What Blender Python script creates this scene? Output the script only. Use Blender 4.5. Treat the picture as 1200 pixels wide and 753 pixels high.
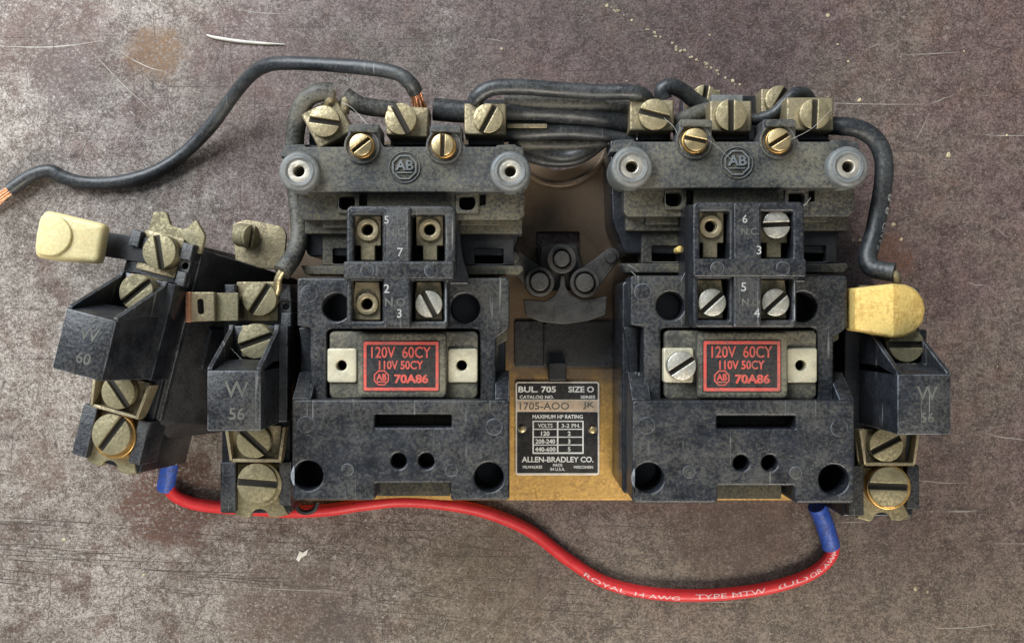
import bpy, bmesh, math, random
from mathutils import Vector, Matrix, Euler
random.seed(7)
R = math.radians
for o in list(bpy.data.objects): bpy.data.objects.remove(o)
sc = bpy.context.scene
COL = sc.collection
MM = 0.001
F, H = 1267.0, 450.0            # focal length in photo pixels, camera height in mm

# ------------------------------------------------------------------ camera, light, exposure
cam = bpy.data.cameras.new('camera'); camo = bpy.data.objects.new('camera', cam); COL.objects.link(camo)
cam.sensor_width = 36; cam.lens = 36 * F / 1200; cam.clip_start = 0.005; cam.clip_end = 50
camo.location = (0, 0, H * MM); camo.rotation_euler = (0, 0, 0)
sc.camera = camo
w = bpy.data.worlds.new('World'); sc.world = w; w.use_nodes = True
bg = w.node_tree.nodes['Background']; bg.inputs[0].default_value = (0.80, 0.90, 1.0, 1); bg.inputs[1].default_value = 0.20
def area(name, loc, target, size, power, col):
    l = bpy.data.lights.new(name, 'AREA'); l.shape = 'RECTANGLE'; l.size, l.size_y = size; l.energy = power; l.color = col
    o = bpy.data.objects.new(name, l); COL.objects.link(o); o.location = loc
    o.rotation_euler = (Vector(target) - Vector(loc)).to_track_quat('-Z', 'Y').to_euler()
    return o
area('window_light', (-0.85, 0.95, 0.90), (0, 0, 0), (1.4, 0.9), 44, (0.88, 0.94, 1.0))
area('room_light', (0.30, -1.15, 0.95), (0, 0, 0), (0.8, 0.5), 20, (1.0, 0.92, 0.80))
sc.view_settings.view_transform = 'Standard'; sc.view_settings.look = 'None'
sc.view_settings.exposure = 0.22; sc.view_settings.gamma = 1.0
sc.render.engine = 'CYCLES'
sc.render.resolution_x, sc.render.resolution_y = 1024, 642

# ------------------------------------------------------------------ materials
class NT:
    def __init__(s, m): s.t = m.node_tree; s.n = s.t.nodes; s.l = s.t.links
    def new(s, ty, **kw):
        n = s.n.new(ty)
        for k, v in kw.items(): setattr(n, k, v)
        return n
    def put(s, sock, v):
        if hasattr(v, 'links') or isinstance(v, bpy.types.NodeSocket): s.l.new(v, sock)
        else: sock.default_value = v
    def math(s, op, a, b=0.0, c=None, clamp=False):
        n = s.new('ShaderNodeMath', operation=op, use_clamp=clamp); s.put(n.inputs[0], a); s.put(n.inputs[1], b)
        if c is not None: s.put(n.inputs[2], c)
        return n.outputs[0]
    def mix(s, f, a, b, mode='MIX'):
        n = s.new('ShaderNodeMix', data_type='RGBA', blend_type=mode)
        s.put(n.inputs[0], f); s.put(n.inputs[6], c4(a)); s.put(n.inputs[7], c4(b)); return n.outputs[2]
    def noise(s, vec, scale, detail=4, rough=0.55, dist=0.0):
        n = s.new('ShaderNodeTexNoise'); s.put(n.inputs['Vector'], vec); n.inputs['Scale'].default_value = scale
        n.inputs['Detail'].default_value = detail; n.inputs['Roughness'].default_value = rough; n.inputs['Distortion'].default_value = dist
        return n.outputs[0]
    def ramp(s, v, lo, hi, a=0.0, b=1.0):
        n = s.new('ShaderNodeMapRange', interpolation_type='SMOOTHSTEP'); s.put(n.inputs[0], v)
        n.inputs[1].default_value = lo; n.inputs[2].default_value = hi; n.inputs[3].default_value = a; n.inputs[4].default_value = b
        return n.outputs[0]
    def mapping(s, vec, scale=(1, 1, 1), rot=(0, 0, 0), loc=(0, 0, 0)):
        n = s.new('ShaderNodeMapping'); s.put(n.inputs[0], vec); n.inputs[1].default_value = loc
        n.inputs[2].default_value = rot; n.inputs[3].default_value = scale; return n.outputs[0]
def c4(c):
    if isinstance(c, bpy.types.NodeSocket): return c
    return (c[0], c[1], c[2], 1) if len(c) == 3 else c

def material(name, base, rough=0.5, metal=0.0, dust=0.0, dcol=(0.23, 0.20, 0.145), var=0.25, bump=0.15, bscale=900,
             edge=0.0, ecol=(0.30, 0.33, 0.37), grime=0.0, gcol=(0.05, 0.04, 0.025), spec=0.5, speck=0.0, scratch=0.0):
    m = bpy.data.materials.new(name); m.use_nodes = True; t = NT(m)
    b = t.n['Principled BSDF']; g = t.new('ShaderNodeNewGeometry'); tc = t.new('ShaderNodeTexCoord')
    info = t.new('ShaderNodeObjectInfo')
    v = t.new('ShaderNodeVectorMath', operation='MULTIPLY_ADD')
    t.put(v.inputs[0], info.outputs['Location']); v.inputs[1].default_value = (3, 3, 3); t.put(v.inputs[2], tc.outputs['Object'])
    p = v.outputs[0]
    n1 = t.noise(p, 160, 5, 0.6); n2 = t.noise(p, 900, 4, 0.65); n3 = t.noise(p, 45, 3, 0.5)
    dark = tuple(x * (1 - var) for x in base); light = tuple(min(1, x * (1 + var)) for x in base)
    col = t.mix(t.ramp(n1, 0.3, 0.7), dark, light)
    rv = t.math('MULTIPLY_ADD', n1, 0.25, rough - 0.125)
    if grime:
        gm = t.math('MULTIPLY', t.ramp(t.math('ADD', t.math('MULTIPLY', n1, 0.6), t.math('MULTIPLY', n2, 0.5)), 0.47, 0.68), grime, clamp=True)
        col = t.mix(gm, col, gcol); rv = t.math('ADD', rv, t.math('MULTIPLY', gm, 0.3))
    met = metal
    if scratch:
        sm = None
        for k, (rz, sx, sy) in enumerate(((0.35, 900, 30), (-0.9, 700, 22))):
            s_ = t.ramp(t.noise(t.mapping(p, (sx, sy, 200), (0, 0, rz), (k, 2 * k, 0)), 1.0, 2, 0.5), 0.66, 0.74)
            sm = s_ if sm is None else t.math('MAXIMUM', sm, s_)
        sm = t.math('MULTIPLY', sm, t.math('MULTIPLY', t.ramp(n3, 0.45, 0.65), scratch))
        col = t.mix(sm, col, (0.22, 0.22, 0.22))
    if edge:
        bv = t.new('ShaderNodeBevel'); bv.samples = 4; bv.inputs[0].default_value = 0.0006
        d = t.new('ShaderNodeVectorMath', operation='DOT_PRODUCT'); t.l.new(bv.outputs[0], d.inputs[0]); t.l.new(g.outputs['Normal'], d.inputs[1])
        em = t.math('MULTIPLY', t.ramp(d.outputs['Value'], 0.985, 0.86), t.math('MULTIPLY', t.ramp(n1, 0.3, 0.62), edge))
        col = t.mix(em, col, ecol)  # lightened edges: scuffing, with edge highlights put into the colour
    if dust:
        sep = t.new('ShaderNodeSeparateXYZ'); t.l.new(g.outputs['Normal'], sep.inputs[0])
        up = t.ramp(sep.outputs[2], 0.1, 0.95, 0.22, 1.0)
        q = t.math('ADD', t.math('ADD', t.math('MULTIPLY', n3, 0.38), t.math('MULTIPLY', n2, 0.62)), t.math('MULTIPLY', n1, 0.12))
        dm = t.math('MULTIPLY', t.math('MULTIPLY', t.ramp(q, 0.46, 0.70), up), dust, clamp=True)
        col = t.mix(dm, col, dcol); rv = t.math('ADD', rv, t.math('MULTIPLY', dm, 0.4))
        if metal: met = t.math('MULTIPLY', t.math('SUBTRACT', 1.0, dm), metal)
        sp = t.math('MULTIPLY', t.math('MULTIPLY', t.ramp(t.noise(p, 1900, 3, 0.7, 0.8), 0.66, 0.74), t.ramp(n1, 0.40, 0.60)), t.math('MULTIPLY', up, min(1, speck + dust * 0.7)), clamp=True)
        col = t.mix(sp, col, (0.32, 0.30, 0.25))
    t.l.new(col, b.inputs['Base Color']); t.put(b.inputs['Metallic'], met); t.put(b.inputs['Roughness'], t.math('MINIMUM', rv, 1.0))
    b.inputs['Specular IOR Level'].default_value = spec
    if bump:
        bn = t.new('ShaderNodeBump'); bn.inputs['Strength'].default_value = bump; bn.inputs['Distance'].default_value = 0.0003
        t.put(bn.inputs['Height'], t.noise(p, bscale, 4, 0.6)); t.l.new(bn.outputs[0], b.inputs['Normal'])
    return m

M = {}
M['bakelite'] = material('black_bakelite', (0.010, 0.012, 0.017), 0.36, dust=0.42, edge=1.0, bump=0.9, bscale=600, var=0.4, scratch=0.9, dcol=(0.105, 0.098, 0.076), speck=0.3, spec=0.5, ecol=(0.30, 0.33, 0.37))
M['gloss'] = material('glossy_black_bakelite', (0.008, 0.009, 0.012), 0.28, dust=0.10, edge=0.35, bump=0.12, dcol=(0.12, 0.12, 0.11))
M['chute'] = material('dusty_bakelite', (0.026, 0.026, 0.025), 0.55, dust=0.7, edge=0.35, bump=0.4, dcol=(0.15, 0.13, 0.078), speck=0.3, spec=0.4)
M['bar'] = material('grey_dusty_bakelite', (0.040, 0.042, 0.044), 0.55, dust=0.70, edge=0.7, bump=0.8, bscale=650, dcol=(0.175, 0.160, 0.115), speck=0.45, spec=0.4)
M['cap'] = material('grey_boss_plastic', (0.115, 0.122, 0.122), 0.42, dust=0.45, edge=0.8, bump=0.6, bscale=520, dcol=(0.21, 0.20, 0.16))
M['coil'] = material('dusty_coil_resin', (0.045, 0.043, 0.036), 0.6, dust=0.75, edge=0.3, bump=0.6, dcol=(0.20, 0.18, 0.12), speck=0.3)
M['nickel'] = material('dull_nickel', (0.62, 0.58, 0.49), 0.38, metal=0.85, dust=0.1, grime=0.35, gcol=(0.13, 0.11, 0.07), bump=0.3, edge=0.3, ecol=(0.8, 0.77, 0.68))
M['silver'] = material('clean_nickel', (0.62, 0.60, 0.53), 0.36, metal=0.85, grime=0.65, gcol=(0.20, 0.18, 0.13), bump=0.5, bscale=700)
M['dull'] = material('tarnished_screw_brass', (0.50, 0.42, 0.25), 0.40, metal=0.85, dust=0.22, grime=0.65, gcol=(0.07, 0.055, 0.03), bump=0.7, bscale=600, edge=0.3, ecol=(0.6, 0.53, 0.35), dcol=(0.22, 0.19, 0.12))
M['brass'] = material('bright_brass', (0.74, 0.58, 0.31), 0.34, metal=0.95, grime=0.35, gcol=(0.22, 0.14, 0.05), bump=0.3)
M['orange_brass'] = material('orange_brass', (0.70, 0.42, 0.14), 0.34, metal=0.95, grime=0.35, gcol=(0.15, 0.09, 0.03), bump=0.3)
M['lug'] = material('dirty_tinned_brass', (0.40, 0.33, 0.20), 0.42, metal=0.75, dust=0.35, grime=0.6, bump=0.5, edge=0.4, ecol=(0.65, 0.58, 0.42), dcol=(0.25, 0.22, 0.15))
M['cream_metal'] = material('tinned_lug', (0.60, 0.555, 0.41), 0.45, metal=0.45, dust=0.45, grime=0.5, gcol=(0.2, 0.17, 0.10), bump=0.5, bscale=600, dcol=(0.5, 0.46, 0.33))
M['dark'] = material('oiled_dark_steel', (0.026, 0.026, 0.027), 0.5, metal=0.3, dust=0.2, edge=0.5, bump=0.3, dcol=(0.06, 0.056, 0.05), spec=0.35)
M['matte'] = material('matte_black_moulding', (0.012, 0.012, 0.014), 0.5, dust=0.3, edge=1.0, bump=0.5, dcol=(0.07, 0.068, 0.06), spec=0.4)
M['link'] = material('grey_linkage_steel', (0.050, 0.049, 0.047), 0.5, metal=0.4, dust=0.45, edge=0.9, ecol=(0.16, 0.16, 0.155), bump=0.4, dcol=(0.085, 0.075, 0.06), spec=0.4)
M['plate'] = material('yellow_passivated_zinc', (0.58, 0.34, 0.085), 0.45, metal=0.3, dust=0.15, grime=0.5, gcol=(0.10, 0.05, 0.018), bump=0.3, dcol=(0.16, 0.11, 0.06))
def brown_upper_half(m):                   # turns the plate colour brown over its upper half
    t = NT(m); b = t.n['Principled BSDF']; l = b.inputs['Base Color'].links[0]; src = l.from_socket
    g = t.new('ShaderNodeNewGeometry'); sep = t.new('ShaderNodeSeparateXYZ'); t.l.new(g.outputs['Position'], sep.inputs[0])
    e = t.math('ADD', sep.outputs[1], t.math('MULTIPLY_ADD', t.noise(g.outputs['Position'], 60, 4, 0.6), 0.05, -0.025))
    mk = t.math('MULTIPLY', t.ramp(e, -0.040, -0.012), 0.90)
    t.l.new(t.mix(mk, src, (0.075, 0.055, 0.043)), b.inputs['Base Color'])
brown_upper_half(M['plate'])
M['wire'] = material('black_wire_insulation', (0.018, 0.021, 0.025), 0.38, dust=0.26, bump=0.5, bscale=500, dcol=(0.17, 0.165, 0.14), scratch=0.6)
M['wire_dusty'] = material('dusty_wire_insulation', (0.030, 0.030, 0.028), 0.48, dust=0.6, bump=0.6, bscale=500, dcol=(0.20, 0.185, 0.14))
M['red'] = material('red_wire_insulation', (0.64, 0.026, 0.030), 0.38, var=0.15, bump=0.35, bscale=300, grime=0.3, gcol=(0.2, 0.02, 0.02))
M['blue'] = material('blue_sleeve', (0.016, 0.075, 0.42), 0.42, var=0.4, bump=0.6, grime=0.75, gcol=(0.012, 0.014, 0.025), dust=0.2, dcol=(0.10, 0.11, 0.13))
M['copper'] = material('copper_strand', (0.75, 0.36, 0.20), 0.35, metal=0.9, grime=0.3)
M['tin'] = material('tinned_strand', (0.60, 0.60, 0.57), 0.4, metal=0.7, grime=0.3)
M['yellow'] = material('yellow_plastic', (0.78, 0.57, 0.19), 0.40, var=0.15, bump=0.6, grime=0.65, gcol=(0.36, 0.20, 0.04))
M['cream'] = material('cream_plastic', (0.74, 0.62, 0.32), 0.42, var=0.12, bump=0.4, grime=0.4, gcol=(0.40, 0.29, 0.11))
M['red_print'] = material('red_print', (0.60, 0.075, 0.055), 0.5, var=0.25, bump=0.4, grime=0.7, gcol=(0.12, 0.040, 0.032), dust=0.2)
M['black_print'] = material('black_label', (0.014, 0.014, 0.017), 0.55, dust=0.12, bump=0.1, spec=0.25)
M['white_print'] = material('white_print', (0.70, 0.70, 0.67), 0.55, var=0.15, bump=0.0, grime=0.15, gcol=(0.2, 0.2, 0.2))
M['marking'] = material('faded_white_marking', (0.36, 0.36, 0.34), 0.6, var=0.3, bump=0.2, grime=0.4, gcol=(0.1, 0.1, 0.1))
M['name_metal'] = material('nameplate_aluminium', (0.68, 0.62, 0.54), 0.4, metal=0.1, grime=0.25, bump=0.15)
M['stamp'] = material('stamp_strip', (0.60, 0.46, 0.33), 0.5, metal=0.3, grime=0.35, gcol=(0.25, 0.17, 0.1), bump=0.3)
M['engrave'] = material('engraved_lettering', (0.085, 0.083, 0.072), 0.6, var=0.3, bump=0.2)
M['black_hole'] = material('bore', (0.006, 0.006, 0.006), 0.8, bump=0.0, spec=0.2)  # near-black: the darkness inside deep holes is put into the colour
M['slot'] = material('dark_slot', (0.022, 0.018, 0.012), 0.8, bump=0.3)  # dark brown colour for the floor of the screw slots
M['olive'] = material('dusty_olive_screw', (0.30, 0.26, 0.15), 0.5, metal=0.55, dust=0.5, grime=0.55, gcol=(0.06, 0.05, 0.03), bump=0.8, bscale=600, edge=0.4, ecol=(0.5, 0.45, 0.3), dcol=(0.17, 0.15, 0.09))
M['wire_print'] = material('faded_wire_print', (0.72, 0.50, 0.49), 0.5, var=0.2, bump=0.0, grime=0.3, gcol=(0.6, 0.05, 0.05))
M['chip'] = material('paint_chip', (0.66, 0.63, 0.56), 0.6, var=0.15)
M['ochre'] = material('ochre_paint_fleck', (0.50, 0.42, 0.26), 0.6, var=0.4, grime=0.4)

for k_ in ('cream', 'yellow'):
    b_ = M[k_].node_tree.nodes['Principled BSDF']; b_.inputs['Subsurface Weight'].default_value = 0.35; b_.inputs['Subsurface Radius'].default_value = (0.004, 0.0028, 0.001); b_.inputs['Subsurface Scale'].default_value = 1.0

def steel_material():
    m = bpy.data.materials.new('worn_steel_sheet'); m.use_nodes = True; t = NT(m); b = t.n['Principled BSDF']
    g = t.new('ShaderNodeNewGeometry'); p = g.outputs['Position']
    sep = t.new('ShaderNodeSeparateXYZ'); t.l.new(p, sep.inputs[0]); X, Y = sep.outputs[0], sep.outputs[1]
    big = t.noise(p, 9, 4, 0.55); mid = t.noise(p, 55, 4, 0.6)
    # worn-bare metal (left) to brown mill scale (right)
    pos = t.math('ADD', t.math('ADD', t.math('MULTIPLY', X, 2.6), t.math('MULTIPLY', Y, 0.9)), t.math('MULTIPLY_ADD', big, 1.3, -0.65))
    pos = t.math('ADD', pos, t.math('MULTIPLY_ADD', mid, 0.5, -0.25))
    scale = t.ramp(pos, -0.66, 0.24)
    f1 = t.noise(p, 900, 3, 0.6, 0.9); f2 = t.noise(p, 1900, 2, 0.5, 0.4)
    worm = t.ramp(t.math('ABSOLUTE', t.math('SUBTRACT', t.noise(t.mapping(p, (1, 1.25, 1), (0, 0, 0.3), (5, 5, 0)), 520, 3, 0.6, 1.2), 0.5)), 0.0, 0.13); f3 = t.noise(p, 120, 9, 0.78, 0.3)
    f4 = t.noise(t.mapping(p, (40, 620, 1), (0, 0, 0.05)), 1.0, 5, 0.7)
    fs = t.math('ADD', t.math('ADD', t.math('MULTIPLY', f1, 0.30), t.math('MULTIPLY', f2, 0.20)), t.math('ADD', t.math('MULTIPLY', f3, 0.44), t.math('ADD', t.math('MULTIPLY', f4, 0.06), t.math('MULTIPLY_ADD', worm, 0.12, -0.06))))
    spots = t.ramp(fs, 0.375, 0.625)
    bare = t.mix(spots, (0.105, 0.078, 0.060), (0.46, 0.415, 0.365))
    mill = t.mix(spots, (0.044, 0.026, 0.024), (0.185, 0.128, 0.118))
    col = t.mix(scale, bare, mill)
    # drifts of brown scale and olive film
    col = t.mix(t.math('MULTIPLY', t.ramp(t.noise(t.mapping(p, loc=(3, 1, 0)), 16, 6, 0.65), 0.44, 0.62), 0.6), col, t.mix(spots, (0.050, 0.038, 0.030), (0.21, 0.175, 0.14)))
    col = t.mix(t.math('MULTIPLY', t.ramp(t.noise(t.mapping(p, loc=(6, 4, 0)), 60, 6, 0.7), 0.50, 0.64), 0.7), col, t.mix(spots, (0.058, 0.032, 0.025), (0.20, 0.132, 0.108)))
    low = t.ramp(t.math('ADD', Y, t.math('MULTIPLY_ADD', big, 0.12, -0.06)), -0.05, -0.12)
    col = t.mix(t.math('MULTIPLY', t.math('MULTIPLY', low, t.ramp(X, -0.14, 0.0)), 0.5), col, t.mix(spots, (0.050, 0.038, 0.024), (0.245, 0.200, 0.140)))
    # wear flecks
    wf = t.math('MULTIPLY', t.ramp(t.noise(p, 420, 2, 0.6, 1.5), 0.62, 0.74), t.ramp(scale, 0.95, 0.35, 0.18, 0.6))
    col = t.mix(wf, col, (0.56, 0.53, 0.49))
    dk = t.math('MULTIPLY', t.ramp(t.noise(t.mapping(p, loc=(1, 5, 0)), 300, 2, 0.6, 1.0), 0.62, 0.76), 0.75)
    col = t.mix(dk, col, (0.045, 0.030, 0.028))
    # scratches: long thin strokes in several directions
    sd = None
    for k, (rz, sx, sy, lo) in enumerate(((0.07, 9, 900, 0.66), (1.50, 8, 700, 0.70), (0.75, 12, 650, 0.71), (-0.62, 12, 700, 0.70), (0.10, 14, 1300, 0.68))):
        s_ = t.ramp(t.noise(t.mapping(p, (sx, sy, 1), (0, 0, rz), (7 * k, 3 * k, 0)), 1.0, 2, 0.5), lo, lo + 0.05)
        sd = s_ if sd is None else t.math('MAXIMUM', sd, s_)
    sm = t.ramp(t.noise(t.mapping(p, loc=(9, 2, 0)), 18, 2, 0.5), 0.42, 0.62)
    col = t.mix(t.math('MULTIPLY', t.math('MULTIPLY', sd, sm), 0.75), col, (0.05, 0.038, 0.033))
    sl = None
    for k, (rz, sx, sy, lo) in enumerate(((0.12, 11, 1100, 0.71), (-0.75, 14, 900, 0.73), (1.2, 14, 900, 0.74))):
        s_ = t.ramp(t.noise(t.mapping(p, (sx, sy, 1), (0, 0, rz), (4 * k + 2, 8 * k, 0)), 1.0, 2, 0.5), lo, lo + 0.03)
        sl = s_ if sl is None else t.math('MAXIMUM', sl, s_)
    col = t.mix(t.math('MULTIPLY', t.math('MULTIPLY', sl, t.ramp(t.noise(t.mapping(p, loc=(2, 7, 0)), 30, 2, 0.5), 0.5, 0.65)), 0.4), col, (0.55, 0.52, 0.47))
    # rust blotches, plus a dark reddish-brown patch below the right contactor
    for (px, py, rad, rc, am) in ((200, 585, 0.026, (0.105, 0.048, 0.032), 0.9), (182, 62, 0.014, (0.16, 0.085, 0.035), 0.85), (60, 40, 0.030, (0.10, 0.055, 0.045), 0.6), (300, 60, 0.030, (0.10, 0.055, 0.050), 0.5), (330, 720, 0.030, (0.10, 0.065, 0.045), 0.6), (1040, 305, 0.012, (0.14, 0.06, 0.03), 0.7), (560, 690, 0.035, (0.11, 0.078, 0.045), 0.45), (45, 545, 0.014, (0.14, 0.085, 0.06), 0.5),
                                  (860, 612, 0.030, (0.085, 0.045, 0.035), 0.6), (80, 95, 0.018, (0.10, 0.07, 0.065), 0.5), (395, 745, 0.016, (0.07, 0.055, 0.05), 0.6)):
        cx, cy = (px - 600) * H / F * MM, (376.5 - py) * H / F * MM
        dx = t.math('SUBTRACT', X, cx); dy = t.math('SUBTRACT', Y, cy)
        d = t.math('SQRT', t.math('ADD', t.math('MULTIPLY', dx, dx), t.math('MULTIPLY', dy, dy)))
        d = t.math('ADD', t.math('DIVIDE', d, rad), t.math('MULTIPLY_ADD', t.noise(p, 110, 4, 0.65), 1.6, -0.8))
        mk = t.math('MULTIPLY', t.ramp(d, 1.05, 0.55), t.math('MULTIPLY', t.ramp(t.noise(p, 700, 2, 0.6), 0.30, 0.58), am))
        col = t.mix(mk, col, rc)
    t.l.new(col, b.inputs['Base Color'])
    t.put(b.inputs['Metallic'], t.math('MULTIPLY_ADD', scale, -0.22, 0.36))
    t.put(b.inputs['Roughness'], t.math('MULTIPLY_ADD', fs, -0.35, 0.70))
    bn = t.new('ShaderNodeBump'); bn.inputs['Strength'].default_value = 0.45; bn.inputs['Distance'].default_value = 0.0002
    t.put(bn.inputs['Height'], t.math('SUBTRACT', fs, t.math('MULTIPLY', sd, 0.5))); t.l.new(bn.outputs[0], b.inputs['Normal'])
    return m
M['steel'] = steel_material()

# ------------------------------------------------------------------ geometry helpers
def U(x, y, z):                     # photo pixel seen at height z -> world mm
    k = (H - z) / F; return ((x - 600) * k, (376.5 - y) * k)

class Frame:                        # local coordinate frame of a thing (mm)
    def __init__(s, ox, oy, scale=1.0, oz=0.0): s.ox, s.oy, s.s, s.oz = ox, oy, scale, oz
    def p(s, x, y, z):
        X, Y = U(x, y, s.oz + z * s.s); return ((X - s.ox) / s.s, (Y - s.oy) / s.s)
    def k(s, z): return (H - s.oz - z * s.s) / F / s.s      # mm per pixel at height z
WORLD = Frame(0, 0)

def rr(x0, y0, x1, y1, r=0.0, n=4):
    if r <= 0: return [(x0, y0), (x1, y0), (x1, y1), (x0, y1)]
    out = []
    for cx, cy, a in ((x1 - r, y0 + r, -90), (x1 - r, y1 - r, 0), (x0 + r, y1 - r, 90), (x0 + r, y0 + r, 180)):
        for i in range(n + 1):
            t = R(a + 90 * i / n); out.append((cx + r * math.cos(t), cy + r * math.sin(t)))
    return out
def circ(cx, cy, r, n=32): return [(cx + r * math.cos(2 * math.pi * i / n), cy + r * math.sin(2 * math.pi * i / n)) for i in range(n)]
def rot(pts, cx, cy, deg):
    c, s = math.cos(R(deg)), math.sin(R(deg))
    return [(cx + (x - cx) * c - (y - cy) * s, cy + (x - cx) * s + (y - cy) * c) for x, y in pts]
def soften(pts, r=1.0, n=3):        # round the corners of a polygon
    out = []; N = len(pts)
    for i in range(N):
        a, b, c = Vector(pts[i - 1]), Vector(pts[i]), Vector(pts[(i + 1) % N])
        la, lc = (a - b).length, (c - b).length; d = min(r, la * 0.45, lc * 0.45)
        p0 = b + (a - b).normalized() * d; p1 = b + (c - b).normalized() * d
        for j in range(n + 1):
            t = j / n; q = p0 * (1 - t) ** 2 + b * 2 * t * (1 - t) + p1 * t * t; out.append((q.x, q.y))
    return out
def sarea(p): return 0.5 * sum(p[i - 1][0] * p[i][1] - p[i][0] * p[i - 1][1] for i in range(len(p)))

def slab(outer, holes, z0, z1, bevel=0.3, res=2):
    """flat piece with rounded edges and real holes; mm in, mesh in metres out"""
    cu = bpy.data.curves.new('tmp', 'CURVE'); cu.dimensions = '2D'; cu.fill_mode = 'BOTH'
    bevel = min(bevel, (z1 - z0) * 0.45)
    for k, pts in enumerate([outer] + list(holes)):
        a = sarea(pts)
        if (k == 0 and a > 0) or (k > 0 and a < 0): pts = pts[::-1]
        s = cu.splines.new('POLY'); s.points.add(len(pts) - 1); s.use_cyclic_u = True
        for q, (x, y) in zip(s.points, pts): q.co = (x, y, 0, 1)
    cu.extrude = max((z1 - z0) / 2 - bevel, 1e-4); cu.bevel_depth = bevel; cu.bevel_resolution = res; cu.offset = -bevel
    ob = bpy.data.objects.new('tmp', cu)
    me = bpy.data.meshes.new_from_object(ob)
    bpy.data.objects.remove(ob); bpy.data.curves.remove(cu)
    bm = bmesh.new(); bm.from_mesh(me); bpy.data.meshes.remove(me)
    for v in bm.verts: v.co = Vector((v.co.x, v.co.y, v.co.z + (z0 + z1) / 2))
    bmesh.ops.remove_doubles(bm, verts=bm.verts, dist=1e-4)
    bmesh.ops.recalc_face_normals(bm, faces=bm.faces)
    return bm
def merge(bms):
    out = bms[0]
    for b in bms[1:]:
        me = bpy.data.meshes.new('t'); b.to_mesh(me); out.from_mesh(me); bpy.data.meshes.remove(me); b.free()
    return out
def to_mesh(bm, name, mat, angle=35):
    me = bpy.data.meshes.new(name)
    bmesh.ops.scale(bm, verts=bm.verts, vec=(MM, MM, MM)); bm.to_mesh(me); bm.free()
    for p in me.polygons: p.use_smooth = True
    me.set_sharp_from_angle(angle=R(angle)); me.materials.append(M[mat]); return me
def link(name, me, parent=None, loc=(0, 0, 0), rot_=(0, 0, 0), **props):
    o = bpy.data.objects.new(name, me); COL.objects.link(o); o.parent = parent
    o.location = Vector(loc) * MM; o.rotation_euler = rot_
    for k, v in props.items(): o[k] = v
    return o
def tag(o, label, cat, group=None):
    o['label'] = label; o['category'] = cat
    if group: o['group'] = group
    return o
def thing(name, label, cat, loc, rot_=(0, 0, 0), group=None, scale=1.0):
    o = bpy.data.objects.new(name, None); o.empty_display_size = 0.02; COL.objects.link(o)
    o.location = Vector(loc) * MM; o.rotation_euler = rot_; o.scale = (scale,) * 3
    return tag(o, label, cat, group)
def piece(name, fr, outline, z0, z1, mat, parent, holes=(), bevel=0.3, zref=None, res=2, **props):
    zr = z1 if zref is None else zref
    f = lambda pts: [fr.p(x, y, zr) for x, y in pts]
    return link(name, to_mesh(slab(f(outline), [f(h) for h in holes], z0, z1, bevel, res), name, mat), parent, **props)
def hull_box(name, fr, top, z1, bot, z0, mat, parent, bevel=0.0):
    """frustum between two outlines of equal length"""
    bm = bmesh.new()
    a = [bm.verts.new((*fr.p(x, y, z1), z1)) for x, y in top]; b = [bm.verts.new((*fr.p(x, y, z0), z0)) for x, y in bot]
    bm.faces.new(a); bm.faces.new(b[::-1]); n = len(a)
    for i in range(n): bm.faces.new((a[i - 1], b[i - 1], b[i], a[i]))
    bmesh.ops.recalc_face_normals(bm, faces=bm.faces)
    if bevel: bmesh.ops.bevel(bm, geom=list(bm.edges), offset=bevel, segments=2, affect='EDGES', profile=0.5)
    return link(name, to_mesh(bm, name, mat), parent)
def loft(name, sections, mat, parent, bevel=0.3):
    """solid from local mm side profile extruded along x: list of (y,z), x0, x1"""
    prof, x0, x1 = sections; bm = bmesh.new()
    a = [bm.verts.new((x0, y, z)) for y, z in prof]; b = [bm.verts.new((x1, y, z)) for y, z in prof]
    bm.faces.new(a); bm.faces.new(b[::-1])
    for i in range(len(a)): bm.faces.new((a[i - 1], b[i - 1], b[i], a[i]))
    bmesh.ops.recalc_face_normals(bm, faces=bm.faces)
    if bevel: bmesh.ops.bevel(bm, geom=list(bm.edges), offset=bevel, segments=2, affect='EDGES', profile=0.5)
    return link(name, to_mesh(bm, name, mat), parent)

_cache = {}
def screw_mesh(r, mat, h=3.0, slot=0.17, dome=0.5, name='screw'):
    key = (round(r, 1), mat, h, slot, name)
    if key in _cache: return _cache[key]
    w_ = r * slot; bms = [slab(circ(0, 0, r, 40), [], -3.0, h - 1.5, 0.15)]
    for s in (1, -1):
        a0 = math.asin(w_ / r); pts = [(r * math.cos(a0 + (math.pi - 2 * a0) * i / 22), s * r * math.sin(a0 + (math.pi - 2 * a0) * i / 22)) for i in range(23)]
        bms.append(slab(pts, [], h - 1.55, h, min(0.3, r * 0.12), 2))
    bm = merge(bms); bm.normal_update()
    for f in bm.faces:
        if f.normal.z > 0.7 and f.calc_center_median().z < h - 1.3: f.material_index = 1
    for v in bm.verts:
        if v.co.z > h - 0.85: v.co.z += dome * (1 - (v.co.x ** 2 + v.co.y ** 2) / r ** 2)
    _cache[key] = to_mesh(bm, name, mat); _cache[key].materials.append(M['slot']); return _cache[key]
def screw(fr, x, y, z, rpx, ang, mat, parent, h=3.0, name='screw', tilt=(0, 0)):
    """slotted screw whose face is at height z; ang = slot direction in degrees, counter-clockwise from +x"""
    X, Y = fr.p(x, y, z); r = rpx * fr.k(z)
    return link(name, screw_mesh(r, mat, h), parent, (X, Y, z - h), (R(tilt[0]), R(tilt[1]), R(ang)))
def ring_mesh(r, ri, h, mat, bevel=0.3, name='ring'):
    key = ('ring', round(r, 1), round(ri, 1), h, mat, name)
    if key not in _cache: _cache[key] = to_mesh(slab(circ(0, 0, r, 40), [circ(0, 0, ri, 32)] if ri > 0 else [], 0, h, bevel), name, mat)
    return _cache[key]
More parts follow.
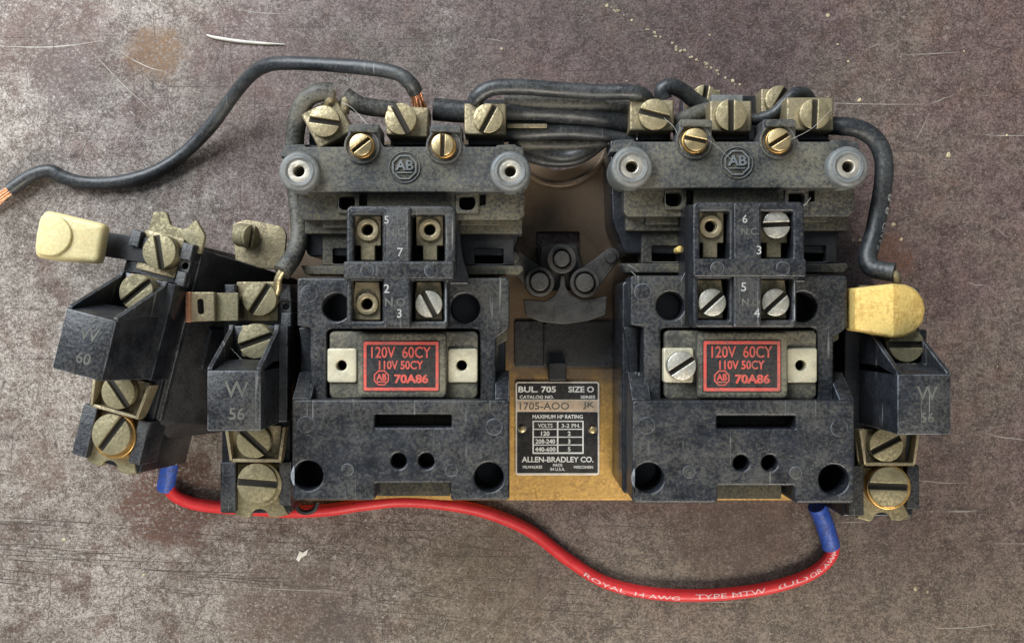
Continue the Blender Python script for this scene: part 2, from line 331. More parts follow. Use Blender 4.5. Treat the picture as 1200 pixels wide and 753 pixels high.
def ring(fr, x, y, z0, z1, rpx, ripx, mat, parent, bevel=0.3, name='ring', **props):
    X, Y = fr.p(x, y, z1); k = fr.k(z1)
    return link(name, ring_mesh(rpx * k, ripx * k, z1 - z0, mat, bevel, name), parent, (X, Y, z0), **props)

def catmull(pts, n=10):
    P = [Vector(p) for p in pts]; P = [2 * P[0] - P[1]] + P + [2 * P[-1] - P[-2]]; out = []
    for i in range(1, len(P) - 2):
        for j in range(n):
            t = j / n; a, b, c, d = P[i - 1:i + 3]
            out.append(0.5 * ((2 * b) + (c - a) * t + (2 * a - 5 * b + 4 * c - d) * t * t + (3 * b - a - 3 * c + d) * t ** 3))
    out.append(P[-2]); return out
def tube_bm(path, rad, sides=16, wob=0.0, cap=True):
    bm = bmesh.new(); rings = []; N = len(path)
    t0 = (path[1] - path[0]).normalized(); ref = Vector((0, 0, 1)) if abs(t0.z) < 0.9 else Vector((1, 0, 0))
    nrm = (ref - t0 * ref.dot(t0)).normalized()
    for i in range(N):
        t = (path[min(i + 1, N - 1)] - path[max(i - 1, 0)]).normalized(); nrm = (nrm - t * nrm.dot(t)).normalized(); bi = t.cross(nrm)
        r = rad(i / (N - 1)) if callable(rad) else rad
        r *= 1 + wob * math.sin(i * 0.9) * math.sin(i * 0.37 + 1)
        rings.append([bm.verts.new(path[i] + (nrm * math.cos(a) + bi * math.sin(a)) * r) for a in [2 * math.pi * k / sides for k in range(sides)]])
    for a, b in zip(rings, rings[1:]):
        for k in range(sides): bm.faces.new((a[k - 1], a[k], b[k], b[k - 1]))
    if cap: bm.faces.new(rings[0][::-1]); bm.faces.new(rings[-1])
    bmesh.ops.recalc_face_normals(bm, faces=bm.faces); return bm
def wpath(pts, n=10):               # (px, py, z) list -> world mm smooth path
    return catmull([(*U(x, y, z), z) for x, y, z in pts], n)
def wire(name, pts, rad, mat, label=None, cat=None, parent=None, wob=0.02, group=None, n=10, sides=18):
    path = wpath(pts, n); o = link(name, to_mesh(tube_bm(path, rad, sides, wob), name, mat, 50), parent)
    if label: tag(o, label, cat, group)
    return o, path
def text_bm(body, size, ext=0.06, off=0.0, align='CENTER', spacing=1.0):
    cu = bpy.data.curves.new('t', 'FONT'); cu.body = body; cu.size = size; cu.align_x = align; cu.align_y = 'CENTER'; cu.extrude = ext; cu.offset = off
    cu.space_character = spacing; cu.resolution_u = 3
    ob = bpy.data.objects.new('t', cu); me = bpy.data.meshes.new_from_object(ob); bpy.data.objects.remove(ob); bpy.data.curves.remove(cu)
    bm = bmesh.new(); bm.from_mesh(me); bpy.data.meshes.remove(me); return bm
def text(name, fr, body, x, y, z, hpx, mat, parent, wpx=None, deg=0, off=0.0, ext=0.06):
    """lettering hpx tall (cap height) and wpx wide, centred on pixel x,y at height z"""
    bm = text_bm(body, 10, 0.0, 0.0); k = fr.k(z)
    xs = [v.co.x for v in bm.verts]; ys = [v.co.y for v in bm.verts]; bm.free()
    s = hpx * k / (max(ys) - min(ys)) * 10
    bm = text_bm(body, s, ext, off * k)
    xs = [v.co.x for v in bm.verts]; ys = [v.co.y for v in bm.verts]; cx, cy = (max(xs) + min(xs)) / 2, (max(ys) + min(ys)) / 2
    sx = wpx * k / (max(xs) - min(xs)) if wpx else 1.0
    for v in bm.verts: v.co.x = (v.co.x - cx) * sx; v.co.y -= cy
    X, Y = fr.p(x, y, z)
    return link(name, to_mesh(bm, name, mat), parent, (X, Y, z), (0, 0, R(deg)))
def wrap_text(name, path, r, body, s0, hmm, length, mat, parent, side=0.0, flip=False):
    """lettering wrapped on a wire: s0 = start distance along the path in mm; side = angle from the top"""
    bm = text_bm(body, 10, 0.0, 0.0, 'LEFT'); bmesh.ops.triangulate(bm, faces=bm.faces)
    bmesh.ops.subdivide_edges(bm, edges=bm.edges[:], cuts=4, use_grid_fill=True)
    xs = [v.co.x for v in bm.verts]; ys = [v.co.y for v in bm.verts]; x0, w_ = min(xs), max(xs) - min(xs); y0, h_ = (min(ys) + max(ys)) / 2, max(ys) - min(ys)
    acc = [0]
    for a, b in zip(path, path[1:]): acc.append(acc[-1] + (b - a).length)
    for v in bm.verts:
        s = s0 + (v.co.x - x0) / w_ * length; d = (v.co.y - y0) / h_ * hmm
        i = max(j for j in range(len(acc) - 1) if acc[j] <= max(s, 0)); f = (s - acc[i]) / (acc[i + 1] - acc[i])
        c = path[i].lerp(path[i + 1], f); t = (path[i + 1] - path[i]).normalized(); up = (Vector((0, 0, 1)) - t * t.z).normalized(); lf = up.cross(t)
        a = side + d / r; v.co = c + (up * math.cos(a) + lf * math.sin(a)) * (r * 1.012 + 0.08)
    return link(name, to_mesh(bm, name, mat), parent)

# ------------------------------------------------------------------ the surface
bm = bmesh.new(); bmesh.ops.create_grid(bm, x_segments=4, y_segments=4, size=800)
steel = link('steel_sheet', to_mesh(bm, 'steel_sheet', 'steel'), kind='structure')

def scratches(name, mat, strokes):
    bm = bmesh.new()
    for (x, y, ln, ang, wd, bend) in strokes:
        n = 8; prev = None; zz = random.uniform(0.006, 0.02)
        for i in range(n + 1):
            t = i / n; d = (t - 0.5) * ln; a = R(ang); px = x + d * math.cos(a) - bend * (4 * (t - 0.5) ** 2) * math.sin(a) + random.uniform(-.25, .25); py = y - d * math.sin(a) - bend * (4 * (t - 0.5) ** 2) * math.cos(a) + random.uniform(-.25, .25)
            w_ = wd * (0.15 + 0.85 * math.sin(math.pi * min(max(t, 0.03), 0.97))) * random.uniform(0.6, 1.1); nx, ny = math.sin(a) * w_ / 2, math.cos(a) * w_ / 2
            cur = (bm.verts.new((*U(px + nx, py + ny, 0), zz)), bm.verts.new((*U(px - nx, py - ny, 0), zz)))
            if prev: bm.faces.new((prev[0], prev[1], cur[1], cur[0]))
            prev = cur
    bmesh.ops.recalc_face_normals(bm, faces=bm.faces)
    for f in bm.faces:
        if f.normal.z < 0: f.normal_flip()
    return link(name, to_mesh(bm, name, mat), steel, kind='stuff')
rs = random.Random(21); dk = []; lt = []
for i in range(44): dk.append((rs.uniform(-20, 330), rs.uniform(605, 700), rs.uniform(40, 190), rs.gauss(-4, 2), rs.uniform(0.5, 1.3), rs.uniform(-3, 3)))
for i in range(60): dk.append((rs.uniform(380, 760), rs.uniform(605, 745), rs.uniform(30, 120), rs.gauss(-5, 3), rs.uniform(0.4, 1.0), rs.uniform(-2, 2)))
for i in range(26): dk.append((rs.uniform(10, 330), rs.uniform(20, 260), rs.uniform(30, 110), rs.choice((88, 91, -48, -40, 60)) + rs.gauss(0, 4), rs.uniform(0.4, 1.0), rs.uniform(-3, 3)))
for i in range(26): dk.append((rs.uniform(40, 760), rs.uniform(620, 745), rs.uniform(25, 90), rs.choice((90, 86, 30, -35)) + rs.gauss(0, 5), rs.uniform(0.4, 0.9), rs.uniform(-3, 3)))
for i in range(26): dk.append((rs.uniform(0, 330), rs.uniform(320, 745), rs.uniform(25, 90), rs.uniform(-90, 90), rs.uniform(0.4, 0.9), rs.uniform(-3, 3)))
for x, y, l, a, w_, b in ((60, 55, 130, 3, 1.4, 5), (165, 75, 60, -25, 1.2, 4), (140, 95, 110, -45, 1.0, 2), (1020, 122, 130, -1, 0.9, 1), (1090, 63, 70, 3, 0.8, 0), (1180, 159, 60, 0, 0.9, 1), (1100, 565, 70, -4, 0.9, 2), (1175, 512, 60, -10, 0.9, 2), (115, 720, 160, 8, 1.0, 3), (330, 690, 110, -3, 0.9, 1), (305, 15, 60, -5, 0.9, 1), (850, 705, 60, 2, 0.8, 0), (1130, 735, 70, 4, 1.2, 2)): lt.append((x, y, l, a, w_, b))
for i in range(40): lt.append((rs.uniform(0, 1200), rs.uniform(0, 750), rs.uniform(10, 45), rs.uniform(-90, 90), rs.uniform(0.4, 0.8), rs.uniform(-2, 2)))
M['scratch_dark'] = material('scratch_dark', (0.055, 0.040, 0.032), 0.7, var=0.4, bump=0.0)
M['scratch_light'] = material('scratch_light', (0.42, 0.39, 0.34), 0.5, metal=0.3, var=0.4, bump=0.0, grime=0.5, gcol=(0.15, 0.13, 0.11))
scratches('dark_scratches', 'scratch_dark', dk); scratches('light_scratches', 'scratch_light', lt)

# ------------------------------------------------------------------ mounting plate
ZP = 5.0
plate = thing('mounting_plate', 'yellow zinc plated steel plate carrying both contactors and the nameplate', 'mounting plate', (0, 0, 0))
arc = [(655 + 47 * math.cos(R(a)), 152 + 47 * math.sin(R(a))) for a in range(172, 7, -11)]
outl = [(338, 170)] + arc + [(962, 170), (962, 586), (338, 586)]
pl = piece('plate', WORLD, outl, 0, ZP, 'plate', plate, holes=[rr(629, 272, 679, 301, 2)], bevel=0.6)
ridge = wpath([(655 + 57 * math.cos(R(a)), 160 + 57 * math.sin(R(a)), ZP) for a in range(150, 10, -10)], 4)
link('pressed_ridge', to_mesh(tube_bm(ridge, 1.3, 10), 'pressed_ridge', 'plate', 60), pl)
piece('floor_strip', WORLD, rr(603, 376, 739, 430, 3), ZP, ZP + 1.2, 'matte', plate, bevel=0.4)
piece('strip_seam', WORLD, rr(637, 380, 640, 428, 0.5), ZP + 1, ZP + 2.2, 'dark', plate, bevel=0.3)
piece('clip', WORLD, rr(643, 425, 664, 446, 2), ZP, ZP + 6, 'dark', plate, bevel=0.6)
ZN = ZP + 1.0
npl = piece('nameplate', WORLD, rr(604, 447, 702.5, 556.5, 3), ZP, ZN, 'name_metal', plate, holes=[circ(612, 502.5, 3.0, 16), circ(694.5, 503.5, 3.0, 16)], bevel=0.15)
z1 = ZN + 0.12
piece('black_field', WORLD, soften([(606, 449), (700.5, 449), (700.5, 468), (606, 468)], 1.5), ZN - 0.3, z1, 'black_print', npl, bevel=0.05)
piece('black_field', WORLD, soften([(606, 482.5), (700.5, 482.5), (700.5, 554), (606, 554)], 1.5), ZN - 0.3, z1, 'black_print', npl, holes=[circ(612, 502.5, 4.6, 20), circ(694.5, 503.5, 4.6, 20)], bevel=0.05)
piece('stamped_strip', WORLD, rr(606.5, 469, 700, 481.8), ZN - 0.3, ZN + 0.05, 'stamp', npl, bevel=0.03)
zt = z1 + 0.02
for body, x, y, h, w_, o in (('BUL. 705', 629.5, 456, 6.6, 44, 0.25), ('SIZE O', 681, 456, 6.6, 30, 0.25), ('CATALOG NO.', 629, 465, 3.6, 40, 0.12), ('SERIES', 689, 465, 3.6, 17, 0.10),
                          ('MAXIMUM HP RATING', 653.5, 488, 4.4, 59, 0.18), ('ALLEN-BRADLEY CO.', 653.5, 538, 6.2, 84, 0.22),
                          ('MADE', 653.5, 544.6, 3.4, 11, 0.1), ('IN U.S.A.', 653.5, 549.4, 3.4, 17, 0.1), ('MILWAUKEE', 624, 546.8, 3.2, 23, 0.1), ('WISCONSIN', 683.5, 547, 3.2, 23, 0.1),
                          ('VOLTS', 639, 498.4, 4.4, 17, 0.15), ('3-2 PH.', 669, 498.4, 4.4, 22, 0.12), ('120', 639, 507.6, 4.8, 10, 0.2), ('2', 667, 507.6, 4.8, None, 0.2),
                          ('208-240', 639, 516.8, 4.8, 23, 0.2), ('3', 667, 516.8, 4.8, None, 0.2), ('440-600', 639, 526.0, 4.8, 24, 0.2), ('5', 667, 526.0, 4.8, None, 0.2)):
    text('lettering', WORLD, body, x, y, zt, h, 'white_print', npl, w_, 0, o, 0.03)
text('stamped_lettering', WORLD, '1705-AOO', 638, 475.5, ZN + 0.08, 8.2, 'engrave', npl, 58, 0, 0.15, 0.03)
text('stamped_lettering', WORLD, 'JK', 690, 475, ZN + 0.08, 8.2, 'engrave', npl, 14, 0, 0.2, 0.03)
tab = [rr(625, 493.6, 653, 502.6), rr(654.6, 493.6, 683, 502.6)]
cells = []
for i in range(4):
    y0 = 494 + i * 9.2; cells += [rr(625.6, y0, 652.6, y0 + 8.0), rr(654.4, y0, 682.4, y0 + 8.0)]
piece('rating_table', WORLD, rr(624, 492.6, 684, 531.4), z1 - 0.05, zt + 0.02, 'white_print', npl, holes=cells, bevel=0.01)
for x, y in ((612, 502.5), (694.5, 503.5)): ring(WORLD, x, y, ZP, ZN + 1.0, 4.0, 0, 'brass', npl, 0.5, 'rivet')

# ------------------------------------------------------------------ mechanical interlock between the contactors
il = thing('mechanical_interlock', 'dark steel rocker with three round pivots between the two contactors', 'interlock', (*U(658, 330, ZP), ZP))
IX, IY = U(658, 330, ZP); FI = Frame(IX, IY, 1.0, ZP)
anchor = [(613, 350), (640, 352), (650, 346), (656, 336), (657, 322), (662, 322), (663, 336), (669, 345), (680, 350), (712, 347), (710, 369), (690, 376), (660, 380), (633, 377), (616, 370)]
piece('rocker', FI, soften(anchor, 2), 12, 17, 'link', il, bevel=0.6)
piece('backing', FI, rr(630, 286, 678, 340, 4), 0.0, 8, 'link', il, bevel=0.5)
piece('link_plate', FI, soften([(634, 288), (676, 288), (684, 322), (658, 345), (632, 322)], 3), 8, 12, 'link', il, bevel=0.5)
for (x, y, rp) in ((658.5, 303, 9.5), (632.5, 330, 11), (685.5, 331, 11)):
    ro = ring(FI, x, y, 6, 19.5, 17.5, rp + 1.2, 'link', il, 0.6, 'roller')
    ring(FI, x, y, 6, 22, rp, 0, 'link', il, 0.6, 'pivot_pin')
def capsule(x0, y0, x1, y1, r0, r1, n=10):
    a = math.atan2(y1 - y0, x1 - x0); out = []
    for q in range(n + 1): u = a + math.pi / 2 + math.pi * q / n; out.append((x0 + r0 * math.cos(u), y0 + r0 * math.sin(u)))
    for q in range(n + 1): u = a - math.pi / 2 + math.pi * q / n; out.append((x1 + r1 * math.cos(u), y1 + r1 * math.sin(u)))
    return out
for sd_ in (-1, 1):
    piece('arm', FI, capsule(659 + sd_ * 27, 331, 659 + sd_ * 58, 300, 16, 10), 9, 14, 'link', il, bevel=0.6)
    ring(FI, 659 + sd_ * 57, 301, 9, 16, 7, 0, 'link', il, 0.5, 'arm_pin')

# ------------------------------------------------------------------ contactors
ROOTZ = ZP
def contactor(side):
    left = side == 'L'
    if left:
        ox, oy = U(470, 376.5, 66); sca = 1.0
        lab = 'black magnetic contactor beside the two overload relays, four empty or nearly empty contact terminals'
        lab = 'black magnetic contactor with a single silver screw, beside the nameplate on the 5 N.C. side'
        lab = 'black magnetic contactor marked 5 and 7, with one silver screw left in its contact block'
    else:
        ox, oy = U(871, 376.5, 66); oy += 0.4; sca = 1.02
        lab = 'black magnetic contactor marked 6 and 3, with a silver screw on its coil'
    root = thing('magnetic_contactor', lab, 'contactor', (ox, oy, ROOTZ), group='contactors on the mounting plate', scale=sca)
    LX, LY = U(470, 376.5, 66)
    g = Frame(LX, LY, 1.0, ROOTZ)                   # shared shape, measured on the left one
    q = Frame(ox, oy, sca, ROOTZ)                   # this contactor's own pixels
    z = lambda a: a - ROOTZ
    # --- lower body mass and arc chute, stepped
    body = piece('frame', g, rr(352, 331, 592, 575, 6), 0, z(44), 'gloss', root, bevel=0.8)
    chute = piece('arc_chute', g, soften([(342, 168), (612, 168), (612, 262), (600, 300), (360, 300), (345, 262)], 5), 0, z(38), 'gloss', root, zref=z(40), bevel=0.8)
    piece('chute_step', g, rr(357, 205, 612, 274, 2), z(30), z(43), 'chute', root, bevel=0.5)
    st = piece('chute_step', g, soften([(350, 195), (615, 195), (615, 252), (608, 258), (354, 258), (350, 252)], 2), z(34), z(48), 'chute', root, bevel=0.5, holes=[rr(422, 226, 430, 244, 1), rr(562, 226, 569, 240, 1), circ(406, 238, 10.5, 20), circ(547, 238, 10.5, 20)])
    for hx, a, b in ((406, 396, 421), (547, 534, 561)):
        piece('eyelet_tab', g, rr(a, 224, b, 250, 1), z(40), z(49.2), 'chute', st, holes=[soften([(hx - 9, 231), (hx - 5, 230), (hx + 8, 230), (hx + 10, 235), (hx + 10, 241), (hx + 6, 246), (hx - 5, 246), (hx - 9, 242)], 3)], bevel=0.3)
        ring(g, hx, 238, z(38), z(43.2), 11, 0, 'black_hole', st, 0.05, 'bore')
    piece('step_lip', g, rr(378, 258, 415, 267, 1), z(40), z(45), 'chute', st, bevel=0.3)
    piece('step_lip', g, rr(540, 256, 586, 264, 1), z(40), z(45), 'chute', st, bevel=0.3)
    for a, b in ((378, 424), (538, 602)):
        h0 = (a + 12, b - 4) if a < 400 else (a + 18, b - 12)
        piece('contact_carrier', g, rr(a, 262, b, 311, 1), z(28), z(40), 'chute' if a < 400 else 'dark', root, holes=[rr(h0[0], 291, h0[1], 309, 2)], bevel=0.4)
        piece('carrier_floor', g, rr(a + 4, 280, b - 4, 312, 1), z(28), z(33), 'black_hole', root, bevel=0.2)
    piece('ledge', g, soften([(352, 311), (612, 311), (614, 316), (608, 322), (358, 322)], 2), z(30), z(42), 'chute', root, bevel=0.5)
    # --- cover bar with bosses
    def tabp(c): return [(c - 22, 172), (c - 19.5, 165), (c - 19.5, 149), (c - 17, 146), (c + 16, 146), (c + 18.5, 149), (c + 18.5, 165), (c + 23, 172)]
    bar = piece('cover_bar', g, [(352, 172)] + tabp(427) + tabp(523) + [(612, 172), (614, 176), (614, 220), (610, 225), (350, 225), (344, 218), (344, 180)], z(40), z(54), 'bar', root, holes=[circ(350, 200.5, 10, 24), circ(598, 200.5, 10, 24)], bevel=0.5)
    for c in (424, 520):
        ring(g, c, 171, z(44), z(55.0), 21, 18.3, 'bar', bar, 0.3, 'screw_collar')
        piece('tab_lip', g, rr(c - 15, 147, c + 20, 155, 2), z(46), z(56), 'bar', bar, bevel=0.5)
        ring(g, c, 171, z(44), z(55.5), 14.5, 0, 'orange_brass', bar, 0.3, 'brass_washer')
    sl = ((38, 88) if left else (-12, 32))
    for c, a in zip((424, 520), sl):
        screw(g, c - 1.5, 169.5, z(58.5), 13.2, a, 'brass', bar, 3.0, 'brass_screw')
    for c in (350, 598):
        bo = ring(g, c, 200.5, z(38), z(58), 24, 11, 'cap', bar, 1.5, 'boss')
        ring(g, c, 200.5, z(57), z(58.4), 18, 15.2, 'cap', bar, 0.3, 'boss_rim')
        ring(g, c, 200.5, z(38), z(57.6), 14.5, 6.6, 'nickel', bar, 0.4, 'bushing')
        ring(g, c, 200.5, z(38.2), z(42), 10, 0, 'black_hole', bar, 0.2, 'bore')
        piece('boss_lug', g, soften([(c - 22, 184), (c - 16, 170), (c + 6, 169), (c + 18, 184)], 2), z(42), z(53.6), 'bar', bar, bevel=0.4)
    # emblem: round groove, octagon, letters
    em = ring(g, 474, 196, z(53), z(54.12), 18, 0, 'chute', bar, 0.05, 'emblem')
    ring(g, 474, 196, z(53.9), z(54.5), 18.8, 17.4, 'bar', bar, 0.15, 'emblem_rim')
    def octo(r): return [(474 + r * math.cos(R(22.5 + 45 * i)), 196 + r * math.sin(R(22.5 + 45 * i))) for i in range(8)]
    piece('emblem_octagon', g, octo(15.4), z(53.8), z(54.6), 'cap', bar, holes=[octo(13.6)], bevel=0.1)
    text('emblem_letters', g, 'AB', 474, 193.5, z(54.5), 11, 'cap', bar, 21, 0, 0.35, 0.25)
    piece('emblem_line', g, rr(465, 201.5, 483, 203), z(53.9), z(54.6), 'cap', bar, bevel=0.1)
    # --- front cover with coil opening
    cov = soften([(348, 327), (351, 325), (594, 325), (597, 328), (597, 384), (588, 392), (581, 396), (581, 470), (363, 470), (363, 384), (348, 382)], 2.5)
    cover = piece('front_cover', g, cov, z(40), z(58), 'bakelite', root, holes=[circ(394, 360, 16.2, 36), circ(545, 361, 17, 36), rr(383, 386, 562, 468, 4)], bevel=0.9, res=3)
    for x, y, r in ((362, 344, 10), (569, 342, 0)):
        if r: ring(g, x, y, z(57), z(58.25), r, 0, 'bakelite', cover, 0.12, 'molding_mark')
    piece('side_step', g, soften([(576, 386), (595, 384), (595, 398), (584, 404), (584, 470), (576, 470)], 2), z(30), z(50), 'chute', cover, bevel=0.4)
    piece('side_step', g, soften([(350, 384), (366, 384), (366, 470), (360, 470), (356, 420)], 2), z(30), z(48), 'gloss', cover, bevel=0.4)
    # --- lower cover, with sloped shoulder
    lo = soften([(342, 470), (346, 468), (593, 468), (597, 471), (597, 583), (594, 586), (530, 586), (528, 583), (528, 566), (440, 566), (440, 583), (437, 586), (345, 586), (342, 582)], 2)
    lower = piece('lower_cover', g, lo, z(28), z(66), 'bakelite', root, holes=[circ(361, 557, 17.2, 36), circ(573, 559, 17.2, 36), circ(467, 540, 9.2, 28), circ(499.5, 540, 9.2, 28), rr(439, 486, 529, 500.5, 1)], bevel=0.9, res=3)
    for x, y, r in ((358, 497, 10), (579, 500, 10), (407, 550, 7.5), (529, 551, 7.5)):
        ring(g, x, y, z(65), z(66.22), r, 0, 'bakelite', lower, 0.12, 'molding_mark')
    piece('slot_floor', g, rr(436, 482, 532, 504), z(28), z(52), 'chute', lower, bevel=0.2)
    piece('inner_frame', g, rr(441, 560, 527, 581, 1), z(10), z(52), 'chute', lower, bevel=0.4)
    for a, b in ((342.5, 364), (580, 596.5)):
        Ya, Yb = g.p(0, 468, z(65.5))[1], g.p(0, 445, z(50))[1]
        xa, xb = g.p(a, 468, z(65.5))[0], g.p(b, 468, z(65.5))[0]
        loft('shoulder', ([(Ya - 1, z(36)), (Ya - 1, z(65)), (Ya + 0.5, z(65)), (Yb + 3, z(52)), (Yb + 3, z(36))], xa, xb), 'bakelite', lower, 0.3)
    piece('coil_seat', g, rr(380, 384, 566, 470), z(40), z(50), 'black_hole', root, bevel=0.2)
    # --- coil
    coil = piece('coil', g, soften([(386, 391), (390, 388), (557, 388), (560, 392), (560, 463), (556, 467), (390, 467), (386, 463)], 3), z(46), z(59.5), 'coil', root, holes=[circ(400, 428, 8, 20), circ(541, 428, 8, 20)], bevel=0.8)
    for a, b in ((383.5, 418), (525, 559.5)):
        hx = 400 if a < 400 else 541
        piece('coil_lug', g, rr(a, 408, b, 448, 3), z(55), z(60.5), 'cream_metal', coil, holes=[circ(hx, 428, 6.2, 20)], bevel=0.5)
        ring(g, hx, 428, z(46), z(50.5), 9, 0, 'black_hole', coil, 0.1, 'bore')
    blk = piece('coil_block', g, rr(419, 389.5, 523, 466, 5), z(56), z(63.5), 'coil', coil, bevel=0.9)
    piece('label_ground', g, rr(425, 399, 515, 458.5, 2), z(63), z(63.7), 'black_print', coil, bevel=0.05)
    piece('label_border', g, rr(426, 400, 514, 457.5, 1.5), z(63.3), z(63.82), 'red_print', coil, holes=[rr(429.5, 403.8, 510.5, 453.8, 1)], bevel=0.03)
    tz = z(63.76)
    text('label_lettering', g, '120V  60CY', 470, 412.5, tz, 13, 'red_print', coil, 70, 0, 0.25, 0.05)
    text('label_lettering', g, '110V 50CY', 470, 427.5, tz, 9.6, 'red_print', coil, 52, 0, 0.35, 0.05)
    text('label_lettering', g, '70A86', 482, 443.5, tz, 9.4, 'red_print', coil, 40, 0, 0.55, 0.05)
    piece('label_roundel', g, [(447 + 9.6 * math.cos(R(22.5 + 45 * i)), 442.5 + 9.6 * math.sin(R(22.5 + 45 * i))) for i in range(8)], z(63.5), z(63.8), 'red_print', coil,
          holes=[[(447 + 8.0 * math.cos(R(22.5 + 45 * i)), 442.5 + 8.0 * math.sin(R(22.5 + 45 * i))) for i in range(8)]], bevel=0.02)
    text('label_lettering', g, 'AB', 447, 441.5, tz, 7, 'red_print', coil, 12, 0, 0.35, 0.05)
    piece('label_line', g, rr(441, 446.4, 453, 448), z(63.5), z(63.8), 'red_print', coil, bevel=0.02)
    if not left: screw(q, 799, 428.5, z(66), 17, 33, 'silver', coil, 3.0, 'silver_screw')
    # --- auxiliary contact block
    fo = soften([(406, 245), (410, 241), (531, 241), (535, 245), (535, 308), (531, 326), (524, 360), (523, 385), (408, 385), (406, 380)], 2.5)
    pk = [rr(414.5, 252, 448, 305.5, 1), rr(482, 252, 521, 305.5, 1), rr(412.5, 329, 448, 376, 1), rr(482, 329, 520, 376, 1)]
    aux = piece('contact_block', g, soften([(406, 245), (410, 241), (530, 241), (534, 245), (534, 318), (525, 332), (525, 381), (522, 385), (411, 385), (406, 381)], 2), z(58.3), z(71), 'bakelite', root, holes=pk, bevel=0.9, res=3)
    piece('block_base', g, soften([(407, 243), (533, 243), (541, 300), (548, 322), (548, 332), (400, 332), (407, 318)], 2), z(34), z(58.3), 'gloss', root, zref=z(66), bevel=0.5)
    piece('pocket_floor', g, rr(409, 246, 527, 383), z(58.3), z(60.5), 'black_hole', aux, bevel=0.1)
    piece('cross_bar', g, rr(402.5, 306, 532, 327, 2.5), z(66), z(74.7), 'bakelite', aux, bevel=0.7)
    piece('spine', g, rr(449.5, 242.5, 481, 384, 1.5), z(66), z(74.4), 'bakelite', aux, bevel=0.7)
    for x in (430, 505): ring(g, x, 317, z(73), z(74.9), 8, 0, 'bakelite', aux, 0.1, 'molding_mark')
    slots = [(430.5, 269), (503.5, 269), (430, 356), (502.5, 356)]
    if left: fill = (None, None, None, -62)
    else: fill = (None, 2, 42, 42)
    for i, ((x, y), a) in enumerate(zip(slots, fill)):
        if i < 2: po = [(x - 16, 253), (x + 16, 253), (x + 16, 288), (x + 9, 288), (x + 9, 305), (x - 8, 305), (x - 8, 288), (x - 16, 288)]
        else: po = [(x - 14, 330), (x + 14, 330), (x + 16, 345), (x + 16, 375), (x - 16, 375), (x - 16, 345)]
        piece('terminal_plate', g, soften(po, 1.2), z(62), z(66.2), 'lug', aux, holes=[circ(x, y, 6.5, 20)], bevel=0.4)
        if a is None:
            ring(g, x, y, z(61), z(67.6), 13.5, 6.8, 'lug', aux, 0.5, 'terminal_nut')
        else:
            screw(g, x, y + (0 if i > 1 else -2), z(69.5), 16, a, 'silver', aux, 3.2, 'silver_screw')
        ring(g, x, y, z(60.4), z(61.5), 8, 0, 'black_hole', aux, 0.1, 'bore')
    tz = z(74.45)
    T = (('5', 453, 257.5, 9, 'marking'), ('N.C', 464, 272, 9, 'engrave'), ('7', 469, 295.5, 10, 'marking'), ('2', 453, 338, 10, 'marking'), ('N.O', 463, 354, 9.5, 'engrave'), ('3', 468, 367, 10, 'marking')) if left else \
        (('6', 873, 256.5, 9, 'marking'), ('N.C.', 879, 271, 8, 'engrave'), ('3', 889.5, 293, 10, 'marking'), ('5', 871.5, 336, 10, 'marking'), ('N.O', 880, 354, 8.5, 'engrave'), ('4', 887, 366.5, 10, 'marking'))
    for b_, x, y, h, m_ in T: text('marking', q, b_, x, y, tz, h, m_, aux, None, 0, 0.12 if m_ == 'marking' else 0.3, 0.05)
    if not left:
        ring(q, 797, 292, z(40), z(48), 4, 0, 'yellow', aux, 0.4, 'indicator_dot')
    # --- line terminals along the top
    if left: tb = [((359, 122, 405, 168), -28, (379.5, 142, 18.5), -8), ((453, 124, 502, 159), 3, (469.5, 139, 18.5), -62), ((544, 121, 593, 158), 0, (572, 138.5, 17.5), 62)]
    else: tb = [((738, 117, 790, 153), 0, (767, 134, 18.5), -14), ((832, 118, 881, 154), 0, (857, 134.5, 18.5), 90), ((922, 114, 977, 153), 0, (955, 133.5, 18), 88)]
    for (a, b, c, d), dg, (sx, sy, sr), sa in tb:
        tm = piece('terminal', q, rot(rr(a, b, c, d, 2), sx, sy, dg), z(33), z(46.5), 'lug', root, bevel=0.7)
        screw(q, sx, sy, z(50), sr, sa, 'dull', tm, 3.2, 'terminal_screw')
        piece('contact_strip', q, rr((a + c) / 2 - 20, b + 22, (a + c) / 2 + 22, d + 24), z(28), z(36), 'gloss', root, bevel=0.4)
    if not left:
        for (a, b, c, d), (sx, sy, sr), sa in (((806, 105, 845, 128), (826, 114, 15), 80), ((892, 104, 940, 132), (914, 117, 17), 60)):
            tm = piece('rear_terminal', q, rr(a, b, c, d, 2), z(18), z(29), 'lug', root, bevel=0.6)
            screw(q, sx, sy, z(32), sr, sa, 'dull', tm, 3.0, 'terminal_screw')
        piece('terminal_shelf', q, rr(800, 112, 950, 180, 3), z(10), z(20), 'gloss', root, bevel=0.5)
        piece('terminal_tongue', q, rr(834, 111, 871, 121, 1), z(40), z(45), 'cap', root, bevel=0.4)
    return root
conL = contactor('L'); conR = contactor('R')

